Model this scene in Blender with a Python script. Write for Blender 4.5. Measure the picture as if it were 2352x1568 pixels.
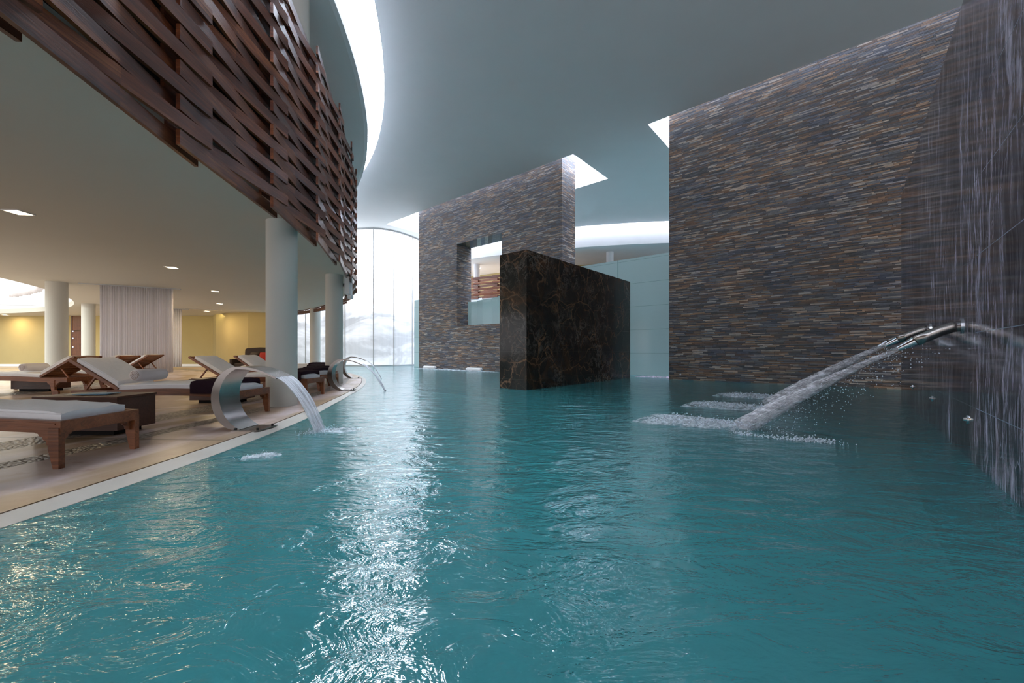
import bpy, bmesh, math, random
from mathutils import Vector, Matrix
from mathutils.geometry import delaunay_2d_cdt
random.seed(7)
for o in list(bpy.data.objects): bpy.data.objects.remove(o)
S = bpy.context.scene; COL = S.collection
PI = math.pi
# ---------------------------------------------------------------- camera, world, view
F = 913.0; CZ = 1.02
cam_d = bpy.data.cameras.new('camera'); cam = bpy.data.objects.new('camera', cam_d); COL.objects.link(cam)
cam.location = (0, 0, CZ); cam.rotation_euler = (PI/2, 0, 0)
cam_d.sensor_width = 36; cam_d.lens = 36*F/2352; cam_d.shift_y = 23/2352; cam_d.clip_start = .05; cam_d.clip_end = 300
S.camera = cam
W = bpy.data.worlds.new('world'); S.world = W; W.use_nodes = True
W.node_tree.nodes['Background'].inputs[0].default_value = (.72, .70, .73, 1)
W.node_tree.nodes['Background'].inputs[1].default_value = 1.7
vs = S.view_settings; vs.view_transform = 'Standard'; vs.look = 'None'; vs.gamma = 1; vs.exposure = 0.28; vs.use_curve_mapping = False
# daylight strengths
E_RING, E_SLOT, E_DRUM, E_FACADE, E_ATRIUM = 50.0, 16.0, 14.0, .82, 3.0
def area(name, loc, rot, sx, sy, power, color):
    d = bpy.data.lights.new(name, 'AREA'); d.shape = 'RECTANGLE'; d.size = sx; d.size_y = sy; d.energy = power; d.color = color
    o = bpy.data.objects.new(name, d); COL.objects.link(o); o.location = loc; o.rotation_euler = rot; return o
# ---------------------------------------------------------------- frames
CX, CY = -25.4, 5.5                      # centre of the round lounge
DX, DY, DR = 14.0, 59.3, 34.0            # centre of the far round wing
AL = math.atan2(-.6502, .7598)           # direction of the slate walls
def G(a, b, z=0):
    return Vector((.7598*a+.6502*b, -.6502*a+.7598*b, z))
def interp(t, tab):
    if t <= tab[0][0]: return tab[0][1]
    for (x0, y0), (x1, y1) in zip(tab, tab[1:]):
        if t <= x1: return y0+(y1-y0)*(t-x0)/(x1-x0)
    return tab[-1][1]
POOL = [(-6, 23.3), (0, 22.98), (2.2, 22.82), (3.3, 22.72), (5.7, 22.42), (7.3, 22.17), (9, 22.02), (12, 21.95)]
GROOVE = [(-6, 23.1), (0, 22.78), (2.3, 22.64), (3.5, 22.48), (4.5, 22.36), (6.3, 22.12), (8, 21.96), (10, 21.87), (13, 21.82)]
def pol(r, a): return Vector((CX+r*math.cos(a), CY+r*math.sin(a)))
def rp(tab, a): return interp(CY+22*math.sin(a), tab)
def rwood(a):
    y = CY+21.7*math.sin(a); return interp(y, [(-3, 23.6), (0, 23.0), (2.4, 22.48), (4, 22.06), (5.6, 21.90), (7.35, 21.79), (9.36, 21.68), (12, 21.62)])
# ---------------------------------------------------------------- materials
def mat(name, base=(.8, .8, .8), rough=.5, metal=0, spec=.5, emit=None, es=0, trans=0, alpha=1, ior=1.45):
    m = bpy.data.materials.new(name); m.use_nodes = True
    b = m.node_tree.nodes['Principled BSDF']
    b.inputs['Base Color'].default_value = (*base, 1); b.inputs['Roughness'].default_value = rough
    b.inputs['Metallic'].default_value = metal; b.inputs['Specular IOR Level'].default_value = spec
    b.inputs['Transmission Weight'].default_value = trans; b.inputs['Alpha'].default_value = alpha; b.inputs['IOR'].default_value = ior
    if emit: b.inputs['Emission Color'].default_value = (*emit, 1); b.inputs['Emission Strength'].default_value = es
    return m
class N:
    def __init__(s, m): s.t = m.node_tree; s.b = s.t.nodes['Principled BSDF']
    def n(s, typ, **kw):
        x = s.t.nodes.new('ShaderNode'+typ)
        for k, v in kw.items():
            if k in ('operation', 'blend_type', 'data_type', 'feature', 'noise_dimensions', 'wave_type', 'bands_direction', 'distance', 'use_clamp', 'voronoi_dimensions', 'vector_type', 'invert'): setattr(x, k, v)
        return x
    def l(s, a, b): s.t.links.new(a, b)
    def val(s, sock, v):
        if hasattr(v, 'links'): s.l(v, sock)
        elif isinstance(v, (tuple, list)) and len(v) == 3 and sock.type == 'RGBA': sock.default_value = (*v, 1)
        else: sock.default_value = v
    def math(s, op, a, b=0.0, c=0.0, clamp=False):
        x = s.n('Math', operation=op); x.use_clamp = clamp
        s.val(x.inputs[0], a); s.val(x.inputs[1], b); s.val(x.inputs[2], c); return x.outputs[0]
    def obj(s): return s.n('TexCoord').outputs['Object']
    def sep(s, v): x = s.n('SeparateXYZ'); s.l(v, x.inputs[0]); return x.outputs
    def comb(s, x, y, z):
        c = s.n('CombineXYZ'); s.val(c.inputs[0], x); s.val(c.inputs[1], y); s.val(c.inputs[2], z); return c.outputs[0]
    def mp(s, v, sc=(1, 1, 1), loc=(0, 0, 0), rot=(0, 0, 0)):
        x = s.n('Mapping'); s.l(v, x.inputs[0]); x.inputs['Scale'].default_value = sc; x.inputs['Location'].default_value = loc; x.inputs['Rotation'].default_value = rot; return x.outputs[0]
    def noise(s, v, scale, detail=4, rough=.5, dist=0):
        x = s.n('TexNoise'); s.l(v, x.inputs['Vector']); x.inputs['Scale'].default_value = scale
        x.inputs['Detail'].default_value = detail; x.inputs['Roughness'].default_value = rough; x.inputs['Distortion'].default_value = dist
        return x.outputs['Fac']
    def white(s, v): x = s.n('TexWhiteNoise'); s.l(v, x.inputs['Vector']); return x.outputs['Value']
    def vor(s, v, scale, feature='F1'):
        x = s.n('TexVoronoi', feature=feature); s.l(v, x.inputs['Vector']); x.inputs['Scale'].default_value = scale; return x.outputs['Distance']
    def ramp(s, f, stops, interp='LINEAR'):
        x = s.n('ValToRGB'); r = x.color_ramp; r.interpolation = interp
        while len(r.elements) < len(stops): r.elements.new(.5)
        for e, (p, c) in zip(r.elements, stops):
            e.position = p; e.color = (*c, 1) if not isinstance(c, (int, float)) else (c, c, c, 1)
        s.l(f, x.inputs[0]); return x.outputs[0]
    def mix(s, f, a, b, mode='MIX'):
        x = s.n('MixRGB', blend_type=mode); s.val(x.inputs[0], f); s.val(x.inputs[1], a); s.val(x.inputs[2], b); return x.outputs[0]
    def bump(s, h, strength=.5, dist=.02):
        x = s.n('Bump'); s.l(h, x.inputs['Height']); x.inputs['Strength'].default_value = strength; x.inputs['Distance'].default_value = dist
        s.l(x.outputs[0], s.b.inputs['Normal']); return x.outputs[0]
    def color(s, c): s.l(c, s.b.inputs['Base Color'])
def m_plaster(name, c, v=.06):
    m = mat(name, c, .85, spec=.2); k = N(m); o = k.obj()
    k.color(k.mix(k.noise(o, 1.2, 5), tuple(x*(1-v) for x in c), tuple(min(1, x*(1+v)) for x in c)))
    k.bump(k.noise(o, 60, 3), .08, .01); return m
M = {}
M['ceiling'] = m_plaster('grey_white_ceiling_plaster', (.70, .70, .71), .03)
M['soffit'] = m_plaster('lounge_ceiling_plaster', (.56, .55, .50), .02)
M['white'] = m_plaster('white_plaster', (.80, .81, .84), .05)
M['column'] = m_plaster('column_paint', (.62, .62, .58), .03)
M['cream'] = m_plaster('cream_wall_paint', (.44, .37, .19), .05)
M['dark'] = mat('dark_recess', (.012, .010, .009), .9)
M['steel'] = mat('brushed_steel', (.34, .31, .29), .27, 1)
k = N(M['steel']); k.bump(k.noise(k.mp(k.obj(), (1, 60, 1)), 14, 2), .15, .002)
M['chrome'] = mat('chrome', (.75, .78, .82), .12, 1)
M['black'] = mat('black_metal', (.02, .02, .02), .5)
M['plastic'] = mat('white_plastic', (.8, .8, .8), .4)
M['fabric'] = mat('white_canvas', (.90, .90, .92), .9, spec=.1)
k = N(M['fabric']); k.bump(k.math('ADD', k.noise(k.obj(), 7, 3), k.math('MULTIPLY', k.noise(k.obj(), 300, 2), .1)), .35, .03)
M['towel'] = mat('white_terry', (.82, .78, .80), .95, spec=.05); k = N(M['towel']); k.bump(k.noise(k.obj(), 160, 3), .6, .01)
M['coil'] = mat('towel_roll_shade', (.50, .40, .36), .95)  # brown spiral lines stand in for shade between the roll's turns
M['plum'] = mat('dark_plum_terry', (.028, .014, .022), .95, spec=.1); k = N(M['plum']); k.bump(k.noise(k.obj(), 120, 3), .6, .01)
M['red'] = mat('red_cushion_fabric', (.45, .035, .02), .8)
M['sofa'] = mat('dark_woven_rattan', (.05, .032, .022), .7); k = N(M['sofa']); k.bump(k.noise(k.obj(), 90, 2), .5, .01)
M['grout'] = mat('dark_groove', (.06, .035, .022), .8)
M['trim'] = mat('grey_metal', (.45, .46, .46), .4, .6)
M['paper'] = mat('blue_magazine_cover', (.10, .28, .42), .3)
M['paper2'] = mat('cream_magazine_cover', (.55, .50, .40), .4)
M['lamp'] = mat('warm_lamp', (1, .9, .7), .5, emit=(1, .80, .52), es=7)
M['wring'] = mat('skylight_glass_bright', (.9, .92, .95), .3, emit=(.80, .88, 1.0), es=E_RING)
M['wslot'] = mat('skylight_glass', (.9, .92, .95), .3, emit=(.74, .82, 1.0), es=E_SLOT)
M['wdrum'] = mat('skylight_glass_far', (.9, .92, .95), .3, emit=(.85, .88, 1.0), es=E_DRUM)
M['watr'] = mat('skylight_glass_lounge', (.9, .92, .95), .3, emit=(.93, 1.0, .92), es=E_ATRIUM)
def m_wood(name, c0, c1, axis=0, rough=.35, sc=1.0):
    m = mat(name, c0, rough); k = N(m); o = k.obj()
    s = [14, 14, 14]; s[axis] = .9
    v = k.mp(o, tuple(x*sc for x in s))
    w = k.noise(v, 1.6, 6, .65, 1.5); v2 = k.noise(k.mp(o, (.8, .8, 5)), 1.1, 2)
    oi = k.n('ObjectInfo').outputs['Random']
    f = k.math('ADD', k.math('MULTIPLY', w, .9), k.math('ADD', k.math('MULTIPLY', v2, .35), k.math('MULTIPLY', k.math('SUBTRACT', oi, .5), .25)))
    k.color(k.ramp(f, [(.32, c0), (.62, c1), (.85, tuple(x*1.5 for x in c1))])); k.bump(w, .18, .01); return m
M['teak'] = m_wood('oiled_teak', (.075, .023, .010), (.22, .078, .030), 0)
M['teakd'] = m_wood('dark_veneer', (.030, .011, .007), (.075, .030, .017), 0)
M['door'] = m_wood('dark_door_wood', (.06, .022, .010), (.13, .05, .02), 2)
# woven plank wood: grain runs round the lounge
m = mat('screen_timber', (.1, .04, .02), .35); M['screen'] = m; k = N(m); o = k.obj()
sx = k.sep(o); w = k.noise(k.mp(o, (7, 1.2, 26)), 1.3, 6, .65, 1.2)
cell = k.white(k.comb(k.math('FLOOR', k.math('DIVIDE', sx[1], 1.68)), 0, k.math('FLOOR', k.math('DIVIDE', sx[2], .175))))
f = k.math('ADD', k.math('MULTIPLY', w, .85), k.math('MULTIPLY', cell, .30))
k.color(k.ramp(f, [(.30, (.028, .009, .005)), (.50, (.105, .029, .013)), (.68, (.185, .054, .021)), (.86, (.36, .125, .045))])); k.bump(w, .2, .01)
# slate ledger cladding, courses and stones from hashed cells
m = mat('stacked_slate', (.2, .2, .2), .55); M['slate'] = m; k = N(m); o = k.obj(); x, y, z = k.sep(o)
CH = .032
along = k.math('ADD', x, y)
row = k.math('FLOOR', k.math('DIVIDE', z, CH))
off = k.white(k.comb(row, 3.3, 0))
len_ = k.math('ADD', .22, k.math('MULTIPLY', k.white(k.comb(row, 9.1, 0)), .30))
q = k.math('DIVIDE', k.math('ADD', along, k.math('MULTIPLY', off, 7)), len_)
colm = k.math('FLOOR', q)
h1 = k.white(k.comb(row, colm, 0)); h2 = k.white(k.comb(row, colm, 5.5))
base = k.ramp(h1, [(0, (.055, .056, .062)), (.22, (.10, .105, .12)), (.42, (.17, .175, .20)), (.52, (.19, .115, .075)), (.66, (.085, .07, .062)), (.80, (.32, .20, .125)), (.90, (.46, .42, .38)), (1, (.07, .06, .052))])
big = k.ramp(k.noise(k.mp(o, (.9, .9, 1.6)), 1.0, 3), [(.3, (.72, .76, .90)), (.5, (1, .97, .93)), (.7, (1.2, 1.0, .82))])
base = k.mix(1, base, big, 'MULTIPLY')
fine = k.noise(k.mp(o, (7, 7, 50)), 1, 4, .7)
base = k.mix(.6, base, k.ramp(fine, [(.3, .35), (.7, 1.5)]), 'MULTIPLY')
zf = k.math('FRACT', k.math('DIVIDE', z, CH)); qf = k.math('FRACT', q)
joint = k.math('MINIMUM', k.math('MULTIPLY', k.math('MINIMUM', zf, k.math('SUBTRACT', 1, zf)), 7, clamp=True), k.math('MULTIPLY', k.math('MINIMUM', qf, k.math('SUBTRACT', 1, qf)), 30, clamp=True), clamp=True)
k.color(k.mix(1, base, k.ramp(joint, [(0, .22), (.8, 1.0)]), 'MULTIPLY'))
hh = k.math('ADD', k.math('MULTIPLY', joint, .4), k.math('ADD', k.math('MULTIPLY', h2, 1.0), k.math('MULTIPLY', fine, .25)))
k.bump(hh, .7, .02)
# polished marbles
def m_marble(name, kind):
    m = mat(name, (.02, .02, .02), .10 if kind == 'streak' else .14, spec=.6 if kind == 'streak' else .35); k = N(m); o = k.obj(); x, y, z = k.sep(o)
    if kind == 'streak':
        n2 = k.noise(k.mp(o, (1, 2.6, .30), (3, 1, 7)), 1.6, 5, .6, 1.2)
        base = k.ramp(n2, [(.3, (.008, .007, .010)), (.5, (.022, .018, .025)), (.66, (.065, .036, .030)), (.8, (.04, .04, .06))])
        wob = k.comb(0, k.math('MULTIPLY', k.noise(k.mp(o, (1, 1.5, 1.5)), 1.0, 2), .22), 0)
        va = k.n('VectorMath', operation='ADD'); k.l(o, va.inputs[0]); k.l(wob, va.inputs[1]); ow = va.outputs[0]
        n1 = k.noise(k.mp(ow, (1, 7, 1.3)), 1.0, 9, .72, .3); n3 = k.noise(k.mp(ow, (1, 30, 3.0), (0, 4, 2)), 1.0, 5, .7, .2)
        v1 = k.ramp(n1, [(.48, 0), (.56, .30), (.70, 1)]); v2 = k.ramp(n3, [(.46, 0), (.66, .8)])
        mask = k.noise(k.mp(o, (1, .75, .40), (1, 5, 2)), 1.2, 4)
        v = k.math('MULTIPLY', k.math('ADD', k.math('MULTIPLY', v1, .7), k.math('MULTIPLY', v2, .6)), k.ramp(mask, [(.38, .12), (.56, 1)]))
        vd = k.ramp(k.math('ABSOLUTE', k.math('SUBTRACT', k.noise(k.mp(o, (1, 1.1, .55), (7, 2, 2), (.7, 0, 0)), .8, 5, .5, .3), .5)), [(0, .3), (.002, .2), (.004, 0)])
        v = k.math('MAXIMUM', k.math('MULTIPLY', v, .8), vd, clamp=True)
        col = k.mix(v, base, (.80, .76, .92))
        # slab joints
        jz = k.math('ABSOLUTE', k.math('SUBTRACT', k.math('FRACT', k.math('DIVIDE', k.math('SUBTRACT', z, .53), .655)), .5))
        jl = k.math('GREATER_THAN', jz, .4955)
        jy = k.math('GREATER_THAN', k.math('ABSOLUTE', k.math('SUBTRACT', k.math('FRACT', k.math('DIVIDE', k.math('ADD', y, .2), 1.9)), .5)), .4985)
        col = k.mix(jl, col, (.20, .25, .30)); col = k.mix(jy, col, (.004, .004, .005))
    else:
        d = k.n('TexNoise'); k.l(o, d.inputs['Vector']); d.inputs['Scale'].default_value = 1.1; d.inputs['Detail'].default_value = 5
        vv = k.n('VectorMath', operation='ADD'); sc = k.n('VectorMath', operation='SCALE'); k.l(d.outputs['Color'], sc.inputs[0]); sc.inputs['Scale'].default_value = 1.1
        k.l(o, vv.inputs[0]); k.l(sc.outputs[0], vv.inputs[1]); o2 = vv.outputs[0]
        base = k.ramp(k.noise(o, 1.2, 5, .6, .8), [(.3, (.008, .011, .010)), (.52, (.018, .016, .013)), (.68, (.050, .026, .014)), (.8, (.025, .020, .018))])
        e1 = k.ramp(k.vor(o2, .9, 'DISTANCE_TO_EDGE'), [(0, 1), (.008, .5), (.022, 0)])
        e2 = k.ramp(k.vor(k.mp(o2, (1, 1, .6), (3, 3, 1)), 2.8, 'DISTANCE_TO_EDGE'), [(0, .7), (.02, 0)])
        e3 = k.ramp(k.math('ABSOLUTE', k.math('SUBTRACT', k.noise(k.mp(o, (1.3, 1.3, 1.3)), 1.4, 9, .75, .8), .5)), [(0, .7), (.02, 0)])
        mask = k.ramp(k.noise(o, .9, 3), [(.42, .15), (.62, 1)])
        col = k.mix(k.math('MULTIPLY', k.math('MAXIMUM', e1, e2), mask), base, (.19, .105, .055))
        col = k.mix(k.math('MULTIPLY', e3, k.ramp(k.noise(o, .7, 3), [(.5, .05), (.66, .9)])), col, (.26, .23, .20))
        jl = k.math('GREATER_THAN', k.math('ABSOLUTE', k.math('SUBTRACT', k.math('FRACT', k.math('DIVIDE', k.math('SUBTRACT', z, .30), .72)), .5)), .496)
        col = k.mix(k.math('MULTIPLY', jl, .6), col, (.07, .07, .06))
    k.color(col); return m
M['marble'] = m_marble('streaked_purple_black_marble', 'streak')
M['marbleb'] = m_marble('brown_veined_black_marble', 'web')
# pale green back-painted glass cladding
m = mat('pale_green_glass', (.42, .60, .60), .12); M['gglass'] = m; k = N(m); x, y, z = k.sep(k.obj())
jz = k.math('GREATER_THAN', k.math('ABSOLUTE', k.math('SUBTRACT', k.math('FRACT', k.math('DIVIDE', k.math('SUBTRACT', z, .95), .98)), .5)), .4955)
jx = k.math('LESS_THAN', k.math('ABSOLUTE', k.math('ADD', x, 7.73)), .012)
k.color(k.mix(k.math('MAXIMUM', jz, jx), (.48, .65, .65), (.14, .28, .28)))
m = mat('frosted_screen_glass', (.52, .72, .70), .25, alpha=.72); M['frost'] = m
# translucent facade sheet, daylight painted as emission, brighter towards the top
m = mat('daylight_glow_sheet', (.30, .31, .33), .35); M['sheet'] = m; k = N(m); o = k.obj(); x, y, z = k.sep(o)
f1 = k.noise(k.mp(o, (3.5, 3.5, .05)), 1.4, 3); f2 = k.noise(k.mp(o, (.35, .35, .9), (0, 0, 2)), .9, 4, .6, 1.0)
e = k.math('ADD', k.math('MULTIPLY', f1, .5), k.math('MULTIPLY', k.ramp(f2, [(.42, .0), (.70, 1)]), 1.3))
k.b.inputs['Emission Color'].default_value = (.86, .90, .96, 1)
sky_glow = k.ramp(k.math('DIVIDE', k.math('ADD', z, k.math('MULTIPLY', f2, 2.0)), 10), [(.40, .0), (.56, .45), (.78, 1)])
e = k.math('ADD', k.math('MULTIPLY', e, k.math('ADD', .45, k.math('MULTIPLY', sky_glow, .8))), k.math('MULTIPLY', sky_glow, 2.2))
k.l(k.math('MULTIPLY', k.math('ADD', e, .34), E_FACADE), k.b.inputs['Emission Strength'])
m = mat('sheer_white_curtain', (.93, .92, .96), .9, spec=.1); M['curtain'] = m
k = N(m); k.b.inputs['Transmission Weight'].default_value = 0
tr = k.n('BsdfTranslucent'); tr.inputs[0].default_value = (.95, .94, .98, 1); mx = k.n('MixShader'); mx.inputs[0].default_value = .45
k.l(k.b.outputs[0], mx.inputs[1]); k.l(tr.outputs[0], mx.inputs[2]); k.l(mx.outputs[0], k.t.nodes['Material Output'].inputs[0])
# deck: travertine slabs with curved pebble inlays
m = mat('travertine_deck', (.55, .48, .42), .3, spec=.45); M['deck'] = m; k = N(m); o = k.obj(); x, y, z = k.sep(o)
dx = k.math('SUBTRACT', x, CX); dy = k.math('SUBTRACT', y, CY)
r = k.math('SQRT', k.math('ADD', k.math('MULTIPLY', dx, dx), k.math('MULTIPLY', dy, dy))); an = k.math('ARCTAN2', dy, dx)
n1 = k.noise(k.mp(o, (1, 1, 1)), 1.3, 6, .6, .5)
tv = k.ramp(n1, [(.3, (.34, .27, .20)), (.48, (.52, .44, .37)), (.62, (.60, .54, .50)), (.75, (.46, .33, .25))])
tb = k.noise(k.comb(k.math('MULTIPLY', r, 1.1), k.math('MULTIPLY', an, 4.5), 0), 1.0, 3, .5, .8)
light_tone = k.ramp(tb, [(.44, (.74, .62, .46)), (.50, (1.0, .93, .98)), (.57, (.98, .92, .99)), (.62, (.80, .66, .52))])  # lavender lit streaks and tan shaded ones painted into the stone colour
tv = k.mix(1, tv, light_tone, 'MULTIPLY')
spots = k.ramp(k.noise(k.mp(o, (1, 1, 1), (4, 4, 4)), 5.5, 5, .65), [(.60, 0), (.72, .75)])
tv = k.mix(spots, tv, (.33, .17, .12))
pores = k.ramp(k.vor(k.mp(o, (1, 3, 1)), 26), [(0, .55), (.18, 1)]); tv = k.mix(.5, tv, pores, 'MULTIPLY')
peb = k.ramp(k.vor(o, 30), [(0, (.58, .55, .53)), (.42, (.40, .35, .30)), (.6, (.16, .13, .10))])
def band(a, b): return k.math('MULTIPLY', k.math('GREATER_THAN', r, a), k.math('LESS_THAN', r, b))
bm_ = k.math('MAXIMUM', k.math('MAXIMUM', band(20.1, 20.6), band(21.15, 21.40)), k.math('MAXIMUM', band(17.2, 17.8), band(14.3, 14.9)))
cc = k.mix(bm_, tv, peb)
ja = k.math('LESS_THAN', k.math('ABSOLUTE', k.math('SUBTRACT', k.math('FRACT', k.math('MULTIPLY', an, 9.0)), .5)), .0012*8)
cc = k.mix(k.math('MULTIPLY', ja, .6), cc, (.12, .08, .05))
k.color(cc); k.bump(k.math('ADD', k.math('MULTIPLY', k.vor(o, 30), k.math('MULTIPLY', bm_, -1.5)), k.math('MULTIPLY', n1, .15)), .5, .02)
M['coping'] = mat('pale_pool_coping', (.60, .56, .50), .45); k = N(M['coping']); k.color(k.mix(k.noise(k.obj(), 3, 4), (.40, .37, .32), (.54, .51, .46)))
# pool
M['basin'] = mat('turquoise_pool_tile', (.09, .40, .43), .6); k = N(M['basin'])
k.color(k.mix(k.noise(k.obj(), .35, 3), (.07, .34, .38), (.11, .46, .48)))
M['basinwall'] = mat('dark_green_pool_tile', (.03, .10, .09), .5)
m = mat('pool_water', (.014, .175, .205), .05, spec=1.0, ior=1.45); M['water'] = m; k = N(m); o = k.obj()
rip = k.noise(k.mp(o, (1.0, 2.0, 1), rot=(0, 0, .35)), 2.3, 5, .55, .9)
rip2 = k.noise(k.mp(o, (1.0, 1.8, 1), rot=(0, 0, -.25)), 5.5, 4, .6, .5)
hgt = k.math('ADD', rip, k.math('MULTIPLY', rip2, .30))
nb = k.bump(hgt, 1.0, .032)
k.b.inputs['Coat Weight'].default_value = 0
tint = k.n('BsdfTransparent'); tint.inputs[0].default_value = (.45, .84, .86, 1)
body = k.n('MixShader'); body.inputs[0].default_value = .24
gl = k.n('BsdfGlossy'); gl.inputs['Color'].default_value = (1, 1, 1, 1); gl.inputs['Roughness'].default_value = .115; k.l(nb, gl.inputs['Normal'])
fr = k.n('Fresnel'); fr.inputs['IOR'].default_value = 1.62; k.l(nb, fr.inputs['Normal'])
di = k.n('BsdfDiffuse')
k.l(k.mix(k.noise(o, .45, 3), (.030, .205, .230), (.052, .275, .285)), di.inputs[0])
k.l(di.outputs[0], body.inputs[1]); k.l(tint.outputs[0], body.inputs[2])
fin = k.n('MixShader'); k.l(fr.outputs[0], fin.inputs[0]); k.l(body.outputs[0], fin.inputs[1]); k.l(gl.outputs[0], fin.inputs[2])
k.l(fin.outputs[0], k.t.nodes['Material Output'].inputs[0])
# falling water and foam
def m_foam(name, scale, lo, hi, c=(.80, .84, .92), amt=1.0):
    m = mat(name, c, .6); k = N(m); n = k.noise(k.mp(k.obj(), scale), 1, 5, .65)
    k.l(k.math('MULTIPLY', k.ramp(n, [(lo, 0), (hi, 1)]), amt), k.b.inputs['Alpha']); return m
M['jet'] = m_foam('white_water_jet', (4, 26, 26), .36, .72, (.95, .95, 1.0), .9)
M['sheetwater'] = m_foam('falling_water_sheet', (2, 60, 2), .30, .62, (.80, .82, .88), .9)
M['foam'] = m_foam('water_foam', (9, 9, 9), .36, .70, (.80, .86, .92), .8)
M['drop'] = mat('water_droplets', (.80, .86, .94), .15, alpha=.9)
# ---------------------------------------------------------------- object helpers
def tag(o, label=None, cat=None, group=None, kind=None):
    if label: o['label'] = label
    if cat: o['category'] = cat
    if group: o['group'] = group
    if kind: o['kind'] = kind
    return o
def obj(name, bm, m, parent=None, smooth=False, kind=None, rot=None, loc=None):
    me = bpy.data.meshes.new(name); bmesh.ops.recalc_face_normals(bm, faces=bm.faces[:]); bm.to_mesh(me); bm.free()
    me.materials.append(m)
    if smooth:
        for p in me.polygons: p.use_smooth = True
    o = bpy.data.objects.new(name, me); COL.objects.link(o)
    if parent: o.parent = parent
    if rot is not None: o.rotation_euler = (0, 0, rot)
    if loc: o.location = loc
    if kind: o['kind'] = kind
    return o
def smooth_by_angle(o, ang=35):
    for p in o.data.polygons: p.use_smooth = True
    bm = bmesh.new(); bm.from_mesh(o.data)
    for e in bm.edges:
        e.smooth = not (len(e.link_faces) == 2 and e.calc_face_angle(0) > math.radians(ang)) and len(e.link_faces) == 2
    bm.to_mesh(o.data); bm.free(); return o
def empty(name, loc, rz=0, **kw):
    o = bpy.data.objects.new(name, None); COL.objects.link(o); o.location = loc; o.rotation_euler = (0, 0, rz); o.empty_display_size = .1
    tag(o, **kw); return o
def bx(bm, x0, x1, y0, y1, z0, z1, bev=0):
    r = bmesh.ops.create_cube(bm, size=1); vv = r['verts']
    for v in vv: v.co = Vector(((x0+x1)/2+v.co.x*(x1-x0), (y0+y1)/2+v.co.y*(y1-y0), (z0+z1)/2+v.co.z*(z1-z0)))
    if bev:
        es = {e for v in vv for e in v.link_edges}
        bmesh.ops.bevel(bm, geom=list(es), offset=bev, segments=2, affect='EDGES', profile=.6)
    return bm
def box(*a, **kw): return bx(bmesh.new(), *a, **kw)
def prism(bm, pts, off):
    """polygon pts (Vector) extruded by vector off"""
    off = Vector(off); a = [bm.verts.new(Vector(p)) for p in pts]; b = [bm.verts.new(Vector(p)+off) for p in pts]
    n = len(pts); bm.faces.new(a); bm.faces.new(b[::-1])
    for i in range(n): bm.faces.new((a[i], b[i], b[(i+1) % n], a[(i+1) % n]))
    return bm
def strip(bm, A, B, quad=True):
    """sheet between two polylines"""
    a = [bm.verts.new(Vector(p)) for p in A]; b = [bm.verts.new(Vector(p)) for p in B]
    for i in range(len(a)-1): bm.faces.new((a[i], a[i+1], b[i+1], b[i]))
    return bm
def loft(bm, rings, cap=True, closed=True):
    R = [[bm.verts.new(Vector(p)) for p in r] for r in rings]; n = len(R[0])
    for i in range(len(R)-1):
        for j in range(n if closed else n-1): bm.faces.new((R[i][j], R[i][(j+1) % n], R[i+1][(j+1) % n], R[i+1][j]))
    if cap and closed: bm.faces.new(R[0][::-1]); bm.faces.new(R[-1])
    return bm
def cyl(bm, p0, p1, r0, r1=None, n=24, cap=True):
    r1 = r0 if r1 is None else r1; p0 = Vector(p0); p1 = Vector(p1); d = (p1-p0).normalized()
    u = d.orthogonal().normalized(); w = d.cross(u)
    return loft(bm, [[p+(u*math.cos(2*PI*j/n)+w*math.sin(2*PI*j/n))*r for j in range(n)] for p, r in ((p0, r0), (p1, r1))], cap)
def tube(bm, pts, rad, n=16):
    pts = [Vector(p) for p in pts]; rings = []; up = None
    for i, p in enumerate(pts):
        d = (pts[min(i+1, len(pts)-1)]-pts[max(i-1, 0)]).normalized()
        u = d.cross(Vector((0, 0, 1)));  u = u.normalized() if u.length > .01 else Vector((1, 0, 0)); w = d.cross(u)
        r = rad[i] if isinstance(rad, (list, tuple)) else rad
        rings.append([p+(u*math.cos(2*PI*j/n)+w*math.sin(2*PI*j/n))*r for j in range(n)])
    return loft(bm, rings)
def plate(name, m, loops, inside, z0, z1, parent=None, kind='structure', rot=None):
    """horizontal slab cut along loops; inside(x,y) chooses the triangles"""
    vs_, es_ = [], []
    for lp in loops:
        s = len(vs_); vs_ += [Vector((p[0], p[1])) for p in lp]; es_ += [(s+i, s+(i+1) % len(lp)) for i in range(len(lp))]
    v, e, f, *_ = delaunay_2d_cdt(vs_, es_, [], 0, 1e-5)
    tri = [t for t in f if inside(sum(v[i].x for i in t)/len(t), sum(v[i].y for i in t)/len(t))]
    bm = bmesh.new(); lo = [bm.verts.new((p.x, p.y, z0)) for p in v]; hi = [bm.verts.new((p.x, p.y, z1)) for p in v]
    cnt = {}
    for t in tri:
        bm.faces.new([lo[i] for i in t]); bm.faces.new([hi[i] for i in reversed(t)])
        for i in range(len(t)):
            a, b = t[i], t[(i+1) % len(t)]; cnt.setdefault((min(a, b), max(a, b)), []).append((a, b))
    for q in cnt.values():
        if len(q) == 1: a, b = q[0]; bm.faces.new((lo[a], lo[b], hi[b], hi[a]))
    for x in [x for x in bm.verts if not x.link_faces]: bm.verts.remove(x)
    return obj(name, bm, m, parent, kind=kind, rot=rot)
def arc(rf, a0, a1, n=80, cx=None, cy=None):
    out = []
    for i in range(n+1):
        a = a0+(a1-a0)*i/n; r = rf(a) if callable(rf) else rf
        out.append(Vector(((CX if cx is None else cx)+r*math.cos(a), (CY if cy is None else cy)+r*math.sin(a))))
    return out
def V3(p, z): return Vector((p[0], p[1], z))
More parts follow.
